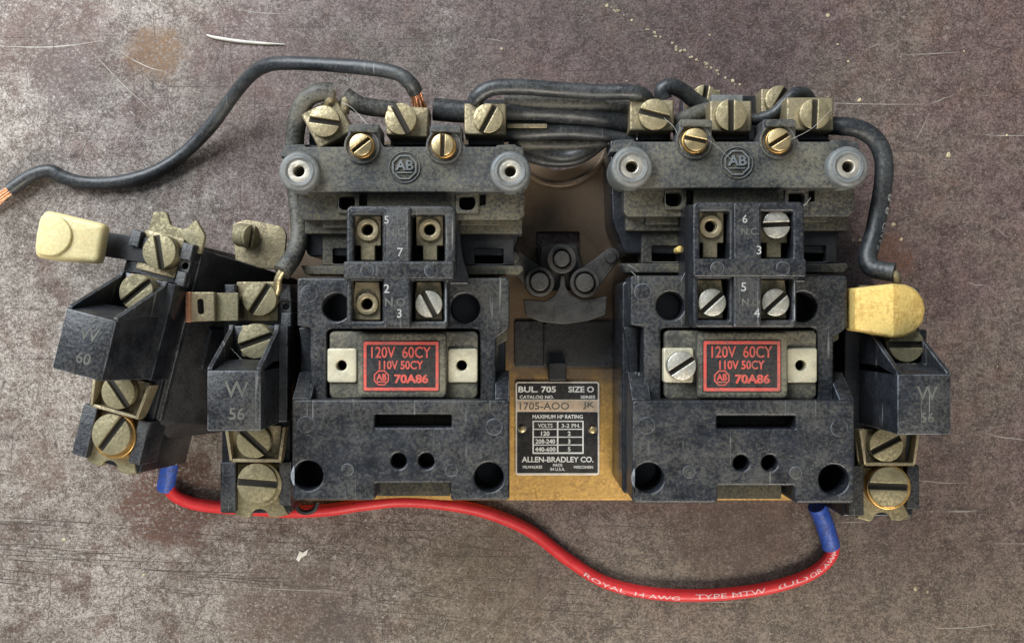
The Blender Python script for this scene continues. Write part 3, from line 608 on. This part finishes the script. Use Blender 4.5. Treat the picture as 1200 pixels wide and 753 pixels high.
# ------------------------------------------------------------------ overload relays
OX, OY = U(300, 466, 42)
def overload(kind, loc, rot_, label):
    root = thing('overload_relay', label, 'overload relay', loc, rot_, 'overload relays')
    g = Frame(OX, OY, 1.0, 0.0)
    body = piece('body', g, soften([(262, 333), (341, 333), (341, 601), (259, 601)], 2), 1, 40, 'gloss', root, zref=40, bevel=0.7)
    if kind == 'loose':
        hull_box('mounting_base', g, [(300, 336), (343, 336), (343, 540), (332, 566), (300, 570)], 38, [(262, 340), (436, 348), (420, 522), (385, 540), (262, 556)], -8, 'matte', root, 0.8)
        hull_box('side_web', g, [(322, 352), (342.5, 352), (342.5, 440), (322, 470)], 40, [(335, 352), (377, 352), (372, 440), (335, 480)], 12, 'matte', root, 0.5)
    if kind == 'loose':
        hull_box('side_rail', g, [(342.5, 345), (347, 345), (347, 536), (342.5, 540)], 37, [(352, 345), (358, 345), (357, 532), (352, 536)], 26, 'bakelite', root, 0.3)
        hull_box('side_boss', g, [(352, 420), (372, 424), (372, 470), (352, 476)], 25, [(358, 415), (398, 420), (396, 476), (358, 484)], 8, 'gloss', root, 0.6)
    # moulded corner blocks
    for a, b, c, d in ((327, 333, 341, 352), (329, 366, 341, 384), (263, 333, 276, 352), (258, 541, 276, 600), (327, 541, 341, 592)):
        piece('corner_block', g, rr(a, b, c, d, 1), 30, 44.5, 'bakelite', root, bevel=0.5)
    piece('corner_block', g, rr(327, 351.5, 341, 366.5, 0.5), 30, 42.5, 'bakelite', root, holes=[circ(335, 359, 4, 18)], bevel=0.3)
    # top terminal
    tp = piece('terminal_plate', g, soften([(277, 330), (326, 330), (326, 376), (277, 376)], 2), 38, 41.5, 'lug', root, bevel=0.3)
    screw(g, 304, 350, 47, 20, {'left': 58, 'right': 20, 'loose': -66}[kind], 'olive', tp, 3.2)
    # heater cap: box with two sloping ribs and a screw between them
    xl, xr = -15.2 + 4.3, 4.5 + 4.3
    zc = 81.0
    ytop, ybot = g.p(0, 434, zc)[1], g.p(0, 505, zc)[1]
    ya = g.p(0, 380, 52)[1]; yb = g.p(0, 510, 42)[1]
    xc = g.p(274, 0, zc)[0]; hw = 9.2
    loft('heater_cap', ([(ybot, 40), (ybot, zc), (ytop, zc), (ytop + 3.0, 62), (ytop + 3.0, 40)], xc - hw, xc + hw), 'bakelite', root, 0.7)
    for s in (-1, 1):
        x0 = xc + s * hw; x1 = xc + s * (hw - 1.6)
        loft('heater_rib', ([(ytop - 0.5, 40), (ytop - 0.5, zc - 0.6), (ytop + 1.0, zc - 0.6), (ya - 2, 53), (ya, 52), (ya, 40)], min(x0, x1), max(x0, x1)), 'bakelite', root, 0.3)
    loft('heater_base', ([(ybot + 0.5, 38), (ybot + 0.5, 52), (ytop + 2, 51.5), (ya - 0.5, 51.5), (ya - 0.5, 38)], xc - hw + 0.2, xc + hw + 3.0), 'gloss', root, 0.4)
    piece('heater_strip', g, rr(283, 381, 311, 418, 2), 40, 54, 'lug', root, bevel=0.3)
    screw(g, 299, 399.5, 59, 20.5, {'left': 20, 'right': 0, 'loose': 52}[kind], 'olive', root, 3.2, 'heater_screw')
    # engraved letters on the cap
    mk = {'left': (('W', 5.8), ('56', 4.2)), 'right': (('W', 5.0), ('56', 3.6)), 'loose': (('W', 4.8), ('60', 4.0))}[kind]
    for (b_, hh), dy in zip(mk, (3.6, -4.6)):
        bm = text_bm(b_, hh * 1.35, 0.06, 0.05)
        link('cap_marking', to_mesh(bm, 'cap_marking', 'engrave'), root, (xc + 1.0, (ytop + ybot) / 2 + dy, zc + 0.03))
    if kind == 'loose':
        bm = text_bm('RNM', 4.4, 0.05, 0.02)
        link('side_marking', to_mesh(bm, 'side_marking', 'engrave'), root, (xc + hw + 0.06, ytop + 8, 49.5), (R(90), 0, R(90)))
    # heater clip below the cap
    clip = piece('heater_clip', g, soften([(268, 498), (330, 498), (327, 541), (272, 541)], 2), 41, 43, 'lug', root, bevel=0.3)
    piece('clip_lip', g, rr(271, 537.5, 329, 541.5, 0.5), 42, 48, 'lug', root, bevel=0.3)
    for s in (-1, 1):
        c = 299
        piece('clip_wing', g, [(c + s * 36, 500), (c + s * 32, 500), (c + s * 27, 539), (c + s * 30, 540)], 42, 48.5, 'lug', root, bevel=0.25)
    screw(g, 297, 517, 47.5, 20, {'left': -42, 'right': 28, 'loose': -40}[kind], 'olive', clip, 3.0, 'heater_screw')
    # bottom saddle terminal
    sad = [(277, 543), (330, 543), (331, 590), (338, 603), (324, 606)] + [(304 + 11 * math.cos(R(a)), 607 + 11 * math.sin(R(a))) for a in range(-10, -171, -20)] + [(289, 607), (275, 603), (276, 590)]
    sd = piece('saddle_terminal', g, soften(sad, 1), 36, 40.8, 'olive', root, bevel=0.5)
    screw(g, 301, 566, 47, 23.5, {'left': -4, 'right': -2, 'loose': 66}[kind], 'olive', sd, 3.4)
    ring(g, 304, 567, 40, 45.2, 26, 20, 'orange_brass' if kind != 'left' else 'olive', sd, 0.3, 'lock_washer')
    return root, g
relL, gO = overload('left', (OX, OY, 0), (0, 0, 0), 'black overload relay with a W 56 heater and a bare copper spade tag')
RX, RY = U(1045, 470, 42); RX -= 4.2
relR, _ = overload('right', (RX, RY, 0), (0, 0, 0), 'black overload relay with a yellow plastic tab over its top screw')
# loose relay: swung out and leaning
DX, DY = U(186, 436, 30); DX += 3.8; DY += 8.0
lean = Matrix.Rotation(R(-14), 4, 'Z') @ Matrix.Rotation(R(-8), 4, 'Y') @ Matrix.Rotation(R(0), 4, 'X')
relD, _ = overload('loose', (DX, DY, 10), lean.to_euler(), 'black overload relay lying loose and tilted, with a cream plastic tab')
# copper spade tag on the mounted one
piece('tag_root', gO, rr(249, 343, 279, 376, 1), 48.5, 50, 'olive', relL, bevel=0.3)
tg = piece('spade_tag', gO, soften([(219, 342), (251, 342), (251, 376), (219, 377)], 1.5), 51, 52.6, 'lug', relL, holes=[soften([(231, 350), (238, 350), (239, 368), (232, 368)], 3)], bevel=0.3)
piece('tag_edge', gO, rr(217, 341.5, 223.5, 377.5, 0.8), 50.6, 53.2, 'copper', relL, bevel=0.3)
piece('tag_bend', gO, rr(248, 342.5, 252, 376, 0.5), 48.6, 52.4, 'olive', relL, bevel=0.3)
piece('tag_post', gO, rr(268, 346, 280, 372, 0.5), 40, 49, 'gloss', relL, bevel=0.3)
# yellow tab on the right relay
gR = Frame(RX, RY, 1.0, 0.0)
yt = piece('reset_tab', gR, soften([(1004, 337), (1022, 335), (1047, 332), (1066, 333), (1080, 338), (1090, 350), (1093, 362), (1089, 378), (1078, 389), (1062, 395), (1047, 396), (1024, 390), (1004, 387)], 4), 52, 66, 'yellow', relR, bevel=1.6, res=3)
xr_ = gR.p(1047, 0, 66)[0] * MM
bm = bmesh.new(); bm.from_mesh(yt.data); bmesh.ops.bisect_plane(bm, geom=bm.verts[:] + bm.edges[:] + bm.faces[:], plane_co=(xr_, 0, 0), plane_no=(1, 0, 0))
for v in bm.verts:
    if v.co.z > 0.058: v.co.z -= max(0, v.co.x - xr_) * 0.42 + max(0, xr_ - v.co.x) * 0.10
bm.to_mesh(yt.data); bm.free(); yt.data.set_sharp_from_angle(angle=R(14))
piece('tab_stem', gR, rr(1012, 350, 1072, 372, 2), 40, 53, 'dark', relR, bevel=0.4)
# cream tab on the loose relay (local mm of that relay)
def local_piece(name, pts, z0, z1, mat, parent, bevel=0.5, res=2, loc=(0, 0, 0), rot_=(0, 0, 0), holes=()):
    return link(name, to_mesh(slab(pts, list(holes), z0, z1, bevel, res), name, mat), parent, loc, rot_)
local_piece('reset_strip', [(-24, -4.6), (2, -4.6), (2, 4.6), (-24, 4.6)], 0, 1.2, 'dark', relD, 0.3, loc=(-4, 36.5, 42), rot_=(0, R(-10), R(5)))
local_piece('reset_tab', soften([(-12.5, -8.6), (-6, -8.8), (11.5, -7.4), (11.5, 7.2), (-6, 8.6), (-12, 8.8), (-13.6, 0)], 2.2), 0, 6.5, 'cream', relD, 2.2, 4, loc=(-29.5, 34, 46), rot_=(0, R(6), R(5)))
local_piece('tab_pad', [(-8.2 + a, b) for a, b in soften([(-4, -7.4), (4, -7.4), (8.5, -2.5), (8.5, 3.0), (4, 7.6), (-4, 7.6)], 3)], 0, 1.2, 'cream', relD, 0.5, 3, loc=(-28.7, 34, 52.3), rot_=(0, R(6), R(5)))
# terminal saddle and side lug at the loose relay's upper end
local_piece('upper_saddle', soften([(-9, -3), (13, -3), (13, 4), (8, 9), (5, 4.5), (-1, 4.5), (-4, 9), (-9, 8)], 1), 0, 2, 'olive', relD, 0.4, loc=(2, 43, 38))
inv = (Matrix.Translation(relD.location) @ relD.rotation_euler.to_matrix().to_4x4()).inverted()
sl_ = piece('side_lug', WORLD, soften([(272, 262), (290, 257), (330, 265), (336, 274), (332, 316), (300, 314), (276, 308)], 4), 22, 24, 'lug', relD, bevel=0.4); sl_.matrix_parent_inverse = inv
sp_ = link('lug_screw', screw_mesh(4.6, 'olive', 3.2), relD, (*U(288, 276, 28), 28), (R(60), 0, R(80))); sp_.matrix_parent_inverse = inv
# ------------------------------------------------------------------ wires
def adopt(o, root):                 # make a world-space mesh a part of an unrotated thing
    o.parent = root; s_ = root.scale[0]; o.scale = (1 / s_,) * 3; o.location = -root.location / s_
def strands(name, base, direction, length, r, n, mat, parent, spread=0.25, sr=0.35):
    bms = []
    for i in range(n):
        a = random.uniform(0, 6.28); d = r * math.sqrt(random.random()) * 0.85
        s = Vector(direction).normalized(); u = s.orthogonal().normalized(); v = s.cross(u); off = (u * math.cos(a) + v * math.sin(a)) * d
        p0 = Vector(base) + off - s * 1.5; p1 = p0 + s * (length * random.uniform(0.45, 0.6)) + off * spread; p2 = p0 + s * length * random.uniform(0.85, 1.1) + off * spread * 3 + Vector((random.uniform(-.5, .5), random.uniform(-.5, .5), 0))
        bms.append(tube_bm(catmull([p0, p1, p2], 4), sr, 6))
    return link(name, to_mesh(merge(bms), name, mat, 60), parent)
o, p = wire('black_wire', [(487, 108, 45), (480, 97, 48), (467, 87, 48), (440, 81, 46), (400, 77, 42), (340, 74, 34), (311, 77, 28), (291, 91, 22), (268, 119, 14), (245, 150, 8), (215, 180, 4), (180, 202, 3), (140, 213, 3), (100, 214, 3), (75, 208, 3.4), (58, 200, 4), (36, 206, 3.6), (12, 222, 3)],
            lambda t: 2.75 + 0.1 * math.sin(t * 40), 'wire', 'long black wire sweeping over the steel sheet to a frayed copper end', 'wire')
strands('copper_strands', p[-1], p[-1] - p[-4], 13, 2.0, 12, 'copper', o, 0.3)
strands('copper_strands', p[0], p[0] - p[3] + Vector((0, -1.5, -0.5)), 10, 2.3, 14, 'copper', o, 0.2)
J = 'jumper cables between the contactors'
o, p = wire('jumper_wire', [(556, 120, 45), (562, 111, 47), (578, 103, 48), (610, 102, 48), (650, 105, 47), (700, 108, 47), (738, 108, 48), (752, 112, 46), (760, 120, 43)], 3.0, 'wire', 'grey blue jumper wire arching over the thicker cables between contactors', 'wire')
strands('tinned_strands', p[-1], p[-1] - p[-5], 5, 2.0, 8, 'tin', o, 0.1)
wire('thick_cable', [(508, 128, 36), (545, 131, 36), (590, 130, 36), (630, 130, 36), (680, 133, 36), (720, 139, 36), (750, 146, 36)], 4.3, 'wire', 'thickest black cable running behind the terminals of both contactors', 'cable')
wire('jumper_cable', [(585, 158, 34), (620, 156, 34), (660, 154, 34), (705, 157, 34), (750, 166, 34)], 2.9, 'wire', 'black cable below the thickest cable, entering a terminal with bare strands', 'cable')
strands('tinned_strands', (*U(748, 156, 34), 34), (0.05, -1, 0.1), 8, 4.0, 12, 'tin', None, 0.1)
adopt(bpy.data.objects['tinned_strands.001'], conR)
wire('looped_wire', [(608, 166, 24), (625, 174, 16), (645, 182, 11), (668, 183, 10), (690, 174, 14), (705, 160, 22)], 2.6, 'wire', 'thin black wire sagging into the curved notch of the plate', 'wire')
wire('slack_wire', [(598, 172, 22), (620, 184, 13), (650, 190, 9), (680, 186, 9.5), (706, 168, 16)], 2.2, 'wire', 'slack black wire lowest in the curved notch of the plate', 'wire')
wire('dusty_cable', [(592, 117, 38), (625, 119, 39), (665, 121, 39), (705, 122, 39), (742, 128, 38)], 2.6, 'wire_dusty', 'dusty black cable tucked under the arching grey blue jumper wire', 'cable')
wire('flat_cable', [(590, 146, 31), (625, 145, 31), (670, 146, 31), (715, 149, 31), (752, 155, 31)], 2.9, 'wire', 'black cable squeezed between the thickest cable and the stranded one', 'cable')
wire('inner_wire', [(596, 168, 27), (630, 169, 26), (670, 169, 26), (712, 166, 28)], 2.4, 'wire_dusty', 'dusty black wire just above the plate notch, behind the round bosses', 'wire')
ob = piece('tie_strip', WORLD, rr(594, 145, 641, 150, 1), 38, 39, 'lug', None, bevel=0.2); tag(ob, 'flat grey metal strip wedged between the thick cables', 'strip')
o, p = wire('feed_wire', [(390, 108, 46), (376, 108, 47), (362, 114, 46), (352, 128, 44), (347, 150, 42), (345, 175, 40), (346, 205, 38), (349, 240, 38), (351, 270, 39), (347, 293, 42), (338, 309, 46), (330, 319, 48)], 3.5, 'wire_dusty', 'dusty black wire curling from contactor terminal down to an overload relay', 'wire')
o2 = link('conductor', to_mesh(tube_bm(wpath([(331, 317, 48), (326, 327, 47), (325, 338, 45), (321, 348, 44)], 6), 1.5, 10), 'conductor', 'dull', 60), o)
o2 = link('conductor', to_mesh(tube_bm(wpath([(389, 108, 46), (386, 116, 47), (383, 126, 45)], 6), 1.9, 10), 'conductor', 'lug', 60), o)
o, p = wire('short_jumper', [(404, 112, 44), (412, 118, 44), (425, 124, 43), (445, 127, 42), (465, 129, 41)], 3.3, 'wire_dusty', 'short dusty black wire joining two neighbouring top terminals', 'wire')
link('conductor', to_mesh(tube_bm(wpath([(405, 113, 45), (405, 122, 46), (404, 132, 44)], 6), 1.8, 10), 'conductor', 'lug', 60), o)
o, pr = wire('bent_wire', [(962, 147, 38), (985, 148, 40), (1006, 151, 41), (1024, 162, 41), (1034, 180, 41), (1036, 205, 41), (1031, 240, 41), (1024, 275, 42), (1017, 300, 44), (1021, 313, 46), (1034, 317, 48), (1048, 319, 50)], 3.5, 'wire', 'black wire bent down from a contactor terminal to the yellow tabbed relay', 'wire')
link('conductor', to_mesh(tube_bm(wpath([(1047, 318, 51), (1051, 326, 51), (1051, 338, 48), (1048, 350, 46)], 6), 1.6, 10), 'conductor', 'dull', 60), o)
L = sum((b - a).length for a, b in zip(pr, pr[1:]))
wrap_text('wire_lettering', pr[::-1], 3.5, 'RAND', L * 0.20, 2.3, 11, 'marking', o, -0.75)
wrap_text('wire_lettering', pr[::-1], 3.5, '8 8', L * 0.375, 2.2, 8, 'marking', o, -0.75)
wire('rear_jumper', [(778, 116, 36), (776, 106, 37), (786, 101, 37), (800, 107, 35), (814, 118, 32), (828, 126, 30)], 3.1, 'wire', 'black wire looping up behind the first terminal with its cut end showing', 'wire')
wire('cross_jumper', [(786, 150, 34), (800, 141, 36), (815, 134, 36), (835, 128, 34)], 3.2, 'wire_dusty', 'dusty black wire passing between the first two terminals', 'wire')
wire('curved_jumper', [(876, 140, 34), (892, 139, 35), (908, 132, 36), (920, 120, 37), (932, 109, 36), (944, 110, 33), (950, 118, 30)], 2.3, 'wire', 'thin black wire curving up over the rear terminal screw', 'wire')
# red wire with blue sleeves
o, pr = wire('red_wire', [(196, 560, 6), (200, 575, 5), (214, 585, 4), (240, 592, 3), (290, 596, 2.6), (340, 599, 2.6), (385, 597, 2.8), (425, 591, 3), (470, 586.5, 3), (520, 590, 3), (570, 600, 2.6), (620, 621, 2.4), (664, 654, 2.4), (708, 681, 2.4), (760, 694, 2.4), (820, 697, 2.4), (880, 692, 2.4), (928, 681, 2.6), (958, 667, 3), (974, 650, 4), (976, 635, 6), (970, 615, 9), (962, 600, 12)],
            2.6, 'red', 'red insulated wire looping below both contactors with white printing', 'wire', wob=0.01)
acc = [0]
for a, b in zip(pr, pr[1:]): acc.append(acc[-1] + (b - a).length)
def s_at(x, y):
    X, Y = U(x, y, 2.5); return min(range(len(pr)), key=lambda i: (pr[i].x - X) ** 2 + (pr[i].y - Y) ** 2)
for body, xa, ya_, xb, yb_, h in (('ROYAL', 688, 668, 732, 690, 2.1), ('14 AWG', 745, 692, 798, 697, 2.1), ('TYPE MTW', 814, 697, 897, 690, 2.3), ('(UL)', 910, 687, 944, 675, 2.3), ('OR AWM', 946, 673, 976, 638, 2.2)):
    sa, sb = acc[s_at(xa, ya_)], acc[s_at(xb, yb_)]
    wrap_text('wire_lettering', pr, 2.6, body, sa, h * 0.85, sb - sa, 'wire_print', o, -0.28 if xa < 800 else 0.0)
link('blue_sleeve', to_mesh(tube_bm(wpath([(974, 640, 6), (969, 622, 9), (963, 605, 12), (957, 592, 15)], 6), 3.7, 18), 'blue_sleeve', 'blue', 50), o)
link('blue_sleeve', to_mesh(tube_bm(wpath([(194, 572, 5), (196, 560, 7), (198, 548, 9), (199, 538, 11)], 6), 3.6, 18), 'blue_sleeve', 'blue', 50), o)
piece('lug_tongue', WORLD, rot(rr(201, 516, 205, 545, 1), 203, 530, -8), 8, 22, 'lug', o, bevel=0.3)
# small hook under the lower cover
bms = tube_bm(wpath([(346, 588, 20), (350, 597, 20), (358, 600, 20), (368, 597, 20), (372, 588, 20)], 6), 1.0, 8)
adopt(link('wire_hook', to_mesh(bms, 'wire_hook', 'dark', 60)), conL)

# ------------------------------------------------------------------ little things lying on the sheet
sp = wpath([(242, 41, 0.5), (252, 44, 0.6), (280, 48.5, 0.6), (310, 51, 0.6), (334, 52, 0.5)], 6)
tag(link('metal_sliver', to_mesh(tube_bm(sp, lambda t: 0.15 + 0.55 * math.sin(math.pi * min(1, t * 0.9 + 0.1)), 8), 'metal_sliver', 'chip', 60)), 'thin pale curved sliver lying on the steel sheet', 'sliver')
cp = piece('paint_chip', WORLD, [(347, 655), (351, 645), (355, 647), (361, 643), (359, 650), (353, 653), (350, 658)], 0.02, 0.5, 'chip', None, bevel=0.1); tag(cp, 'small white paint chip on the scratched steel below the contactors', 'paint chip')
bm_all = []
def fleck(x, y, r):
    k = random.randint(5, 7); pts = [(x + r * random.uniform(0.5, 1.2) * math.cos(2 * math.pi * i / k), y + r * random.uniform(0.5, 1.2) * math.sin(2 * math.pi * i / k)) for i in range(k)]
    bm_all.append(slab([U(a, b, 0.2) for a, b in pts], [], 0.01, 0.22, 0.05, 1))
for i in range(60):
    t = random.random() ** 0.8; x = 705 + 165 * t; y = 2 + 100 * t + random.uniform(-2.5, 2.5)
    if random.random() < 0.75 and not 0.42 < t < 0.5: fleck(x, y, random.uniform(0.9, 2.6))
for x, y, r in ((982, 52, 1.6), (994, 72, 2), (832, 41, 2), (588, 57, 2.6), (970, 18, 3), (1007, 117, 3), (1112, 181, 3.4), (1047, 263, 3), (1056, 280, 2.4), (75, 632, 2.2), (168, 673, 1.8), (1087, 693, 2.2), (1073, 690, 3.2), (1000, 281, 2), (1008, 281, 2), (230, 262, 2.4), (1130, 60, 1.4), (1180, 158, 1.6)): fleck(x, y, r)
for i in range(40): fleck(random.uniform(560, 1195), random.uniform(5, 745), random.uniform(0.5, 1.1))
fo = link('paint_flecks', to_mesh(merge(bm_all), 'paint_flecks', 'ochre'), None, kind='stuff'); tag(fo, 'ochre paint flecks scattered over the steel sheet', 'flecks')
# cobweb hairs clinging to the terminals
hairs = []
def hair(a, b, sag=2.0):
    pa, pb = Vector((*U(a[0], a[1], a[2]), a[2])), Vector((*U(b[0], b[1], b[2]), b[2])); mid = (pa + pb) / 2 + Vector((random.uniform(-2, 2), random.uniform(-2, 2), sag))
    hairs.append(tube_bm(catmull([pa, mid, pb], 6), 0.045, 5))
for a, b in (((808, 150, 57), (860, 190, 55)), ((905, 172, 58), (975, 128, 52)), ((778, 138, 50), (800, 180, 55)), ((400, 120, 48), (430, 145, 56)), 
             ((740, 318, 43), (752, 335, 58)), ((735, 312, 43), (748, 318, 46)), ((280, 420, 58), (298, 428, 62)), ((262, 400, 54), (290, 428, 60)), ((960, 170, 50), (1000, 180, 55)), ((920, 245, 52), (950, 232, 54))): hair(a, b)
ho = link('cobweb_hairs', to_mesh(merge(hairs), 'cobweb_hairs', 'chip', 60), None, kind='stuff'); tag(ho, 'fine dusty cobweb hairs clinging to the terminals', 'cobweb')
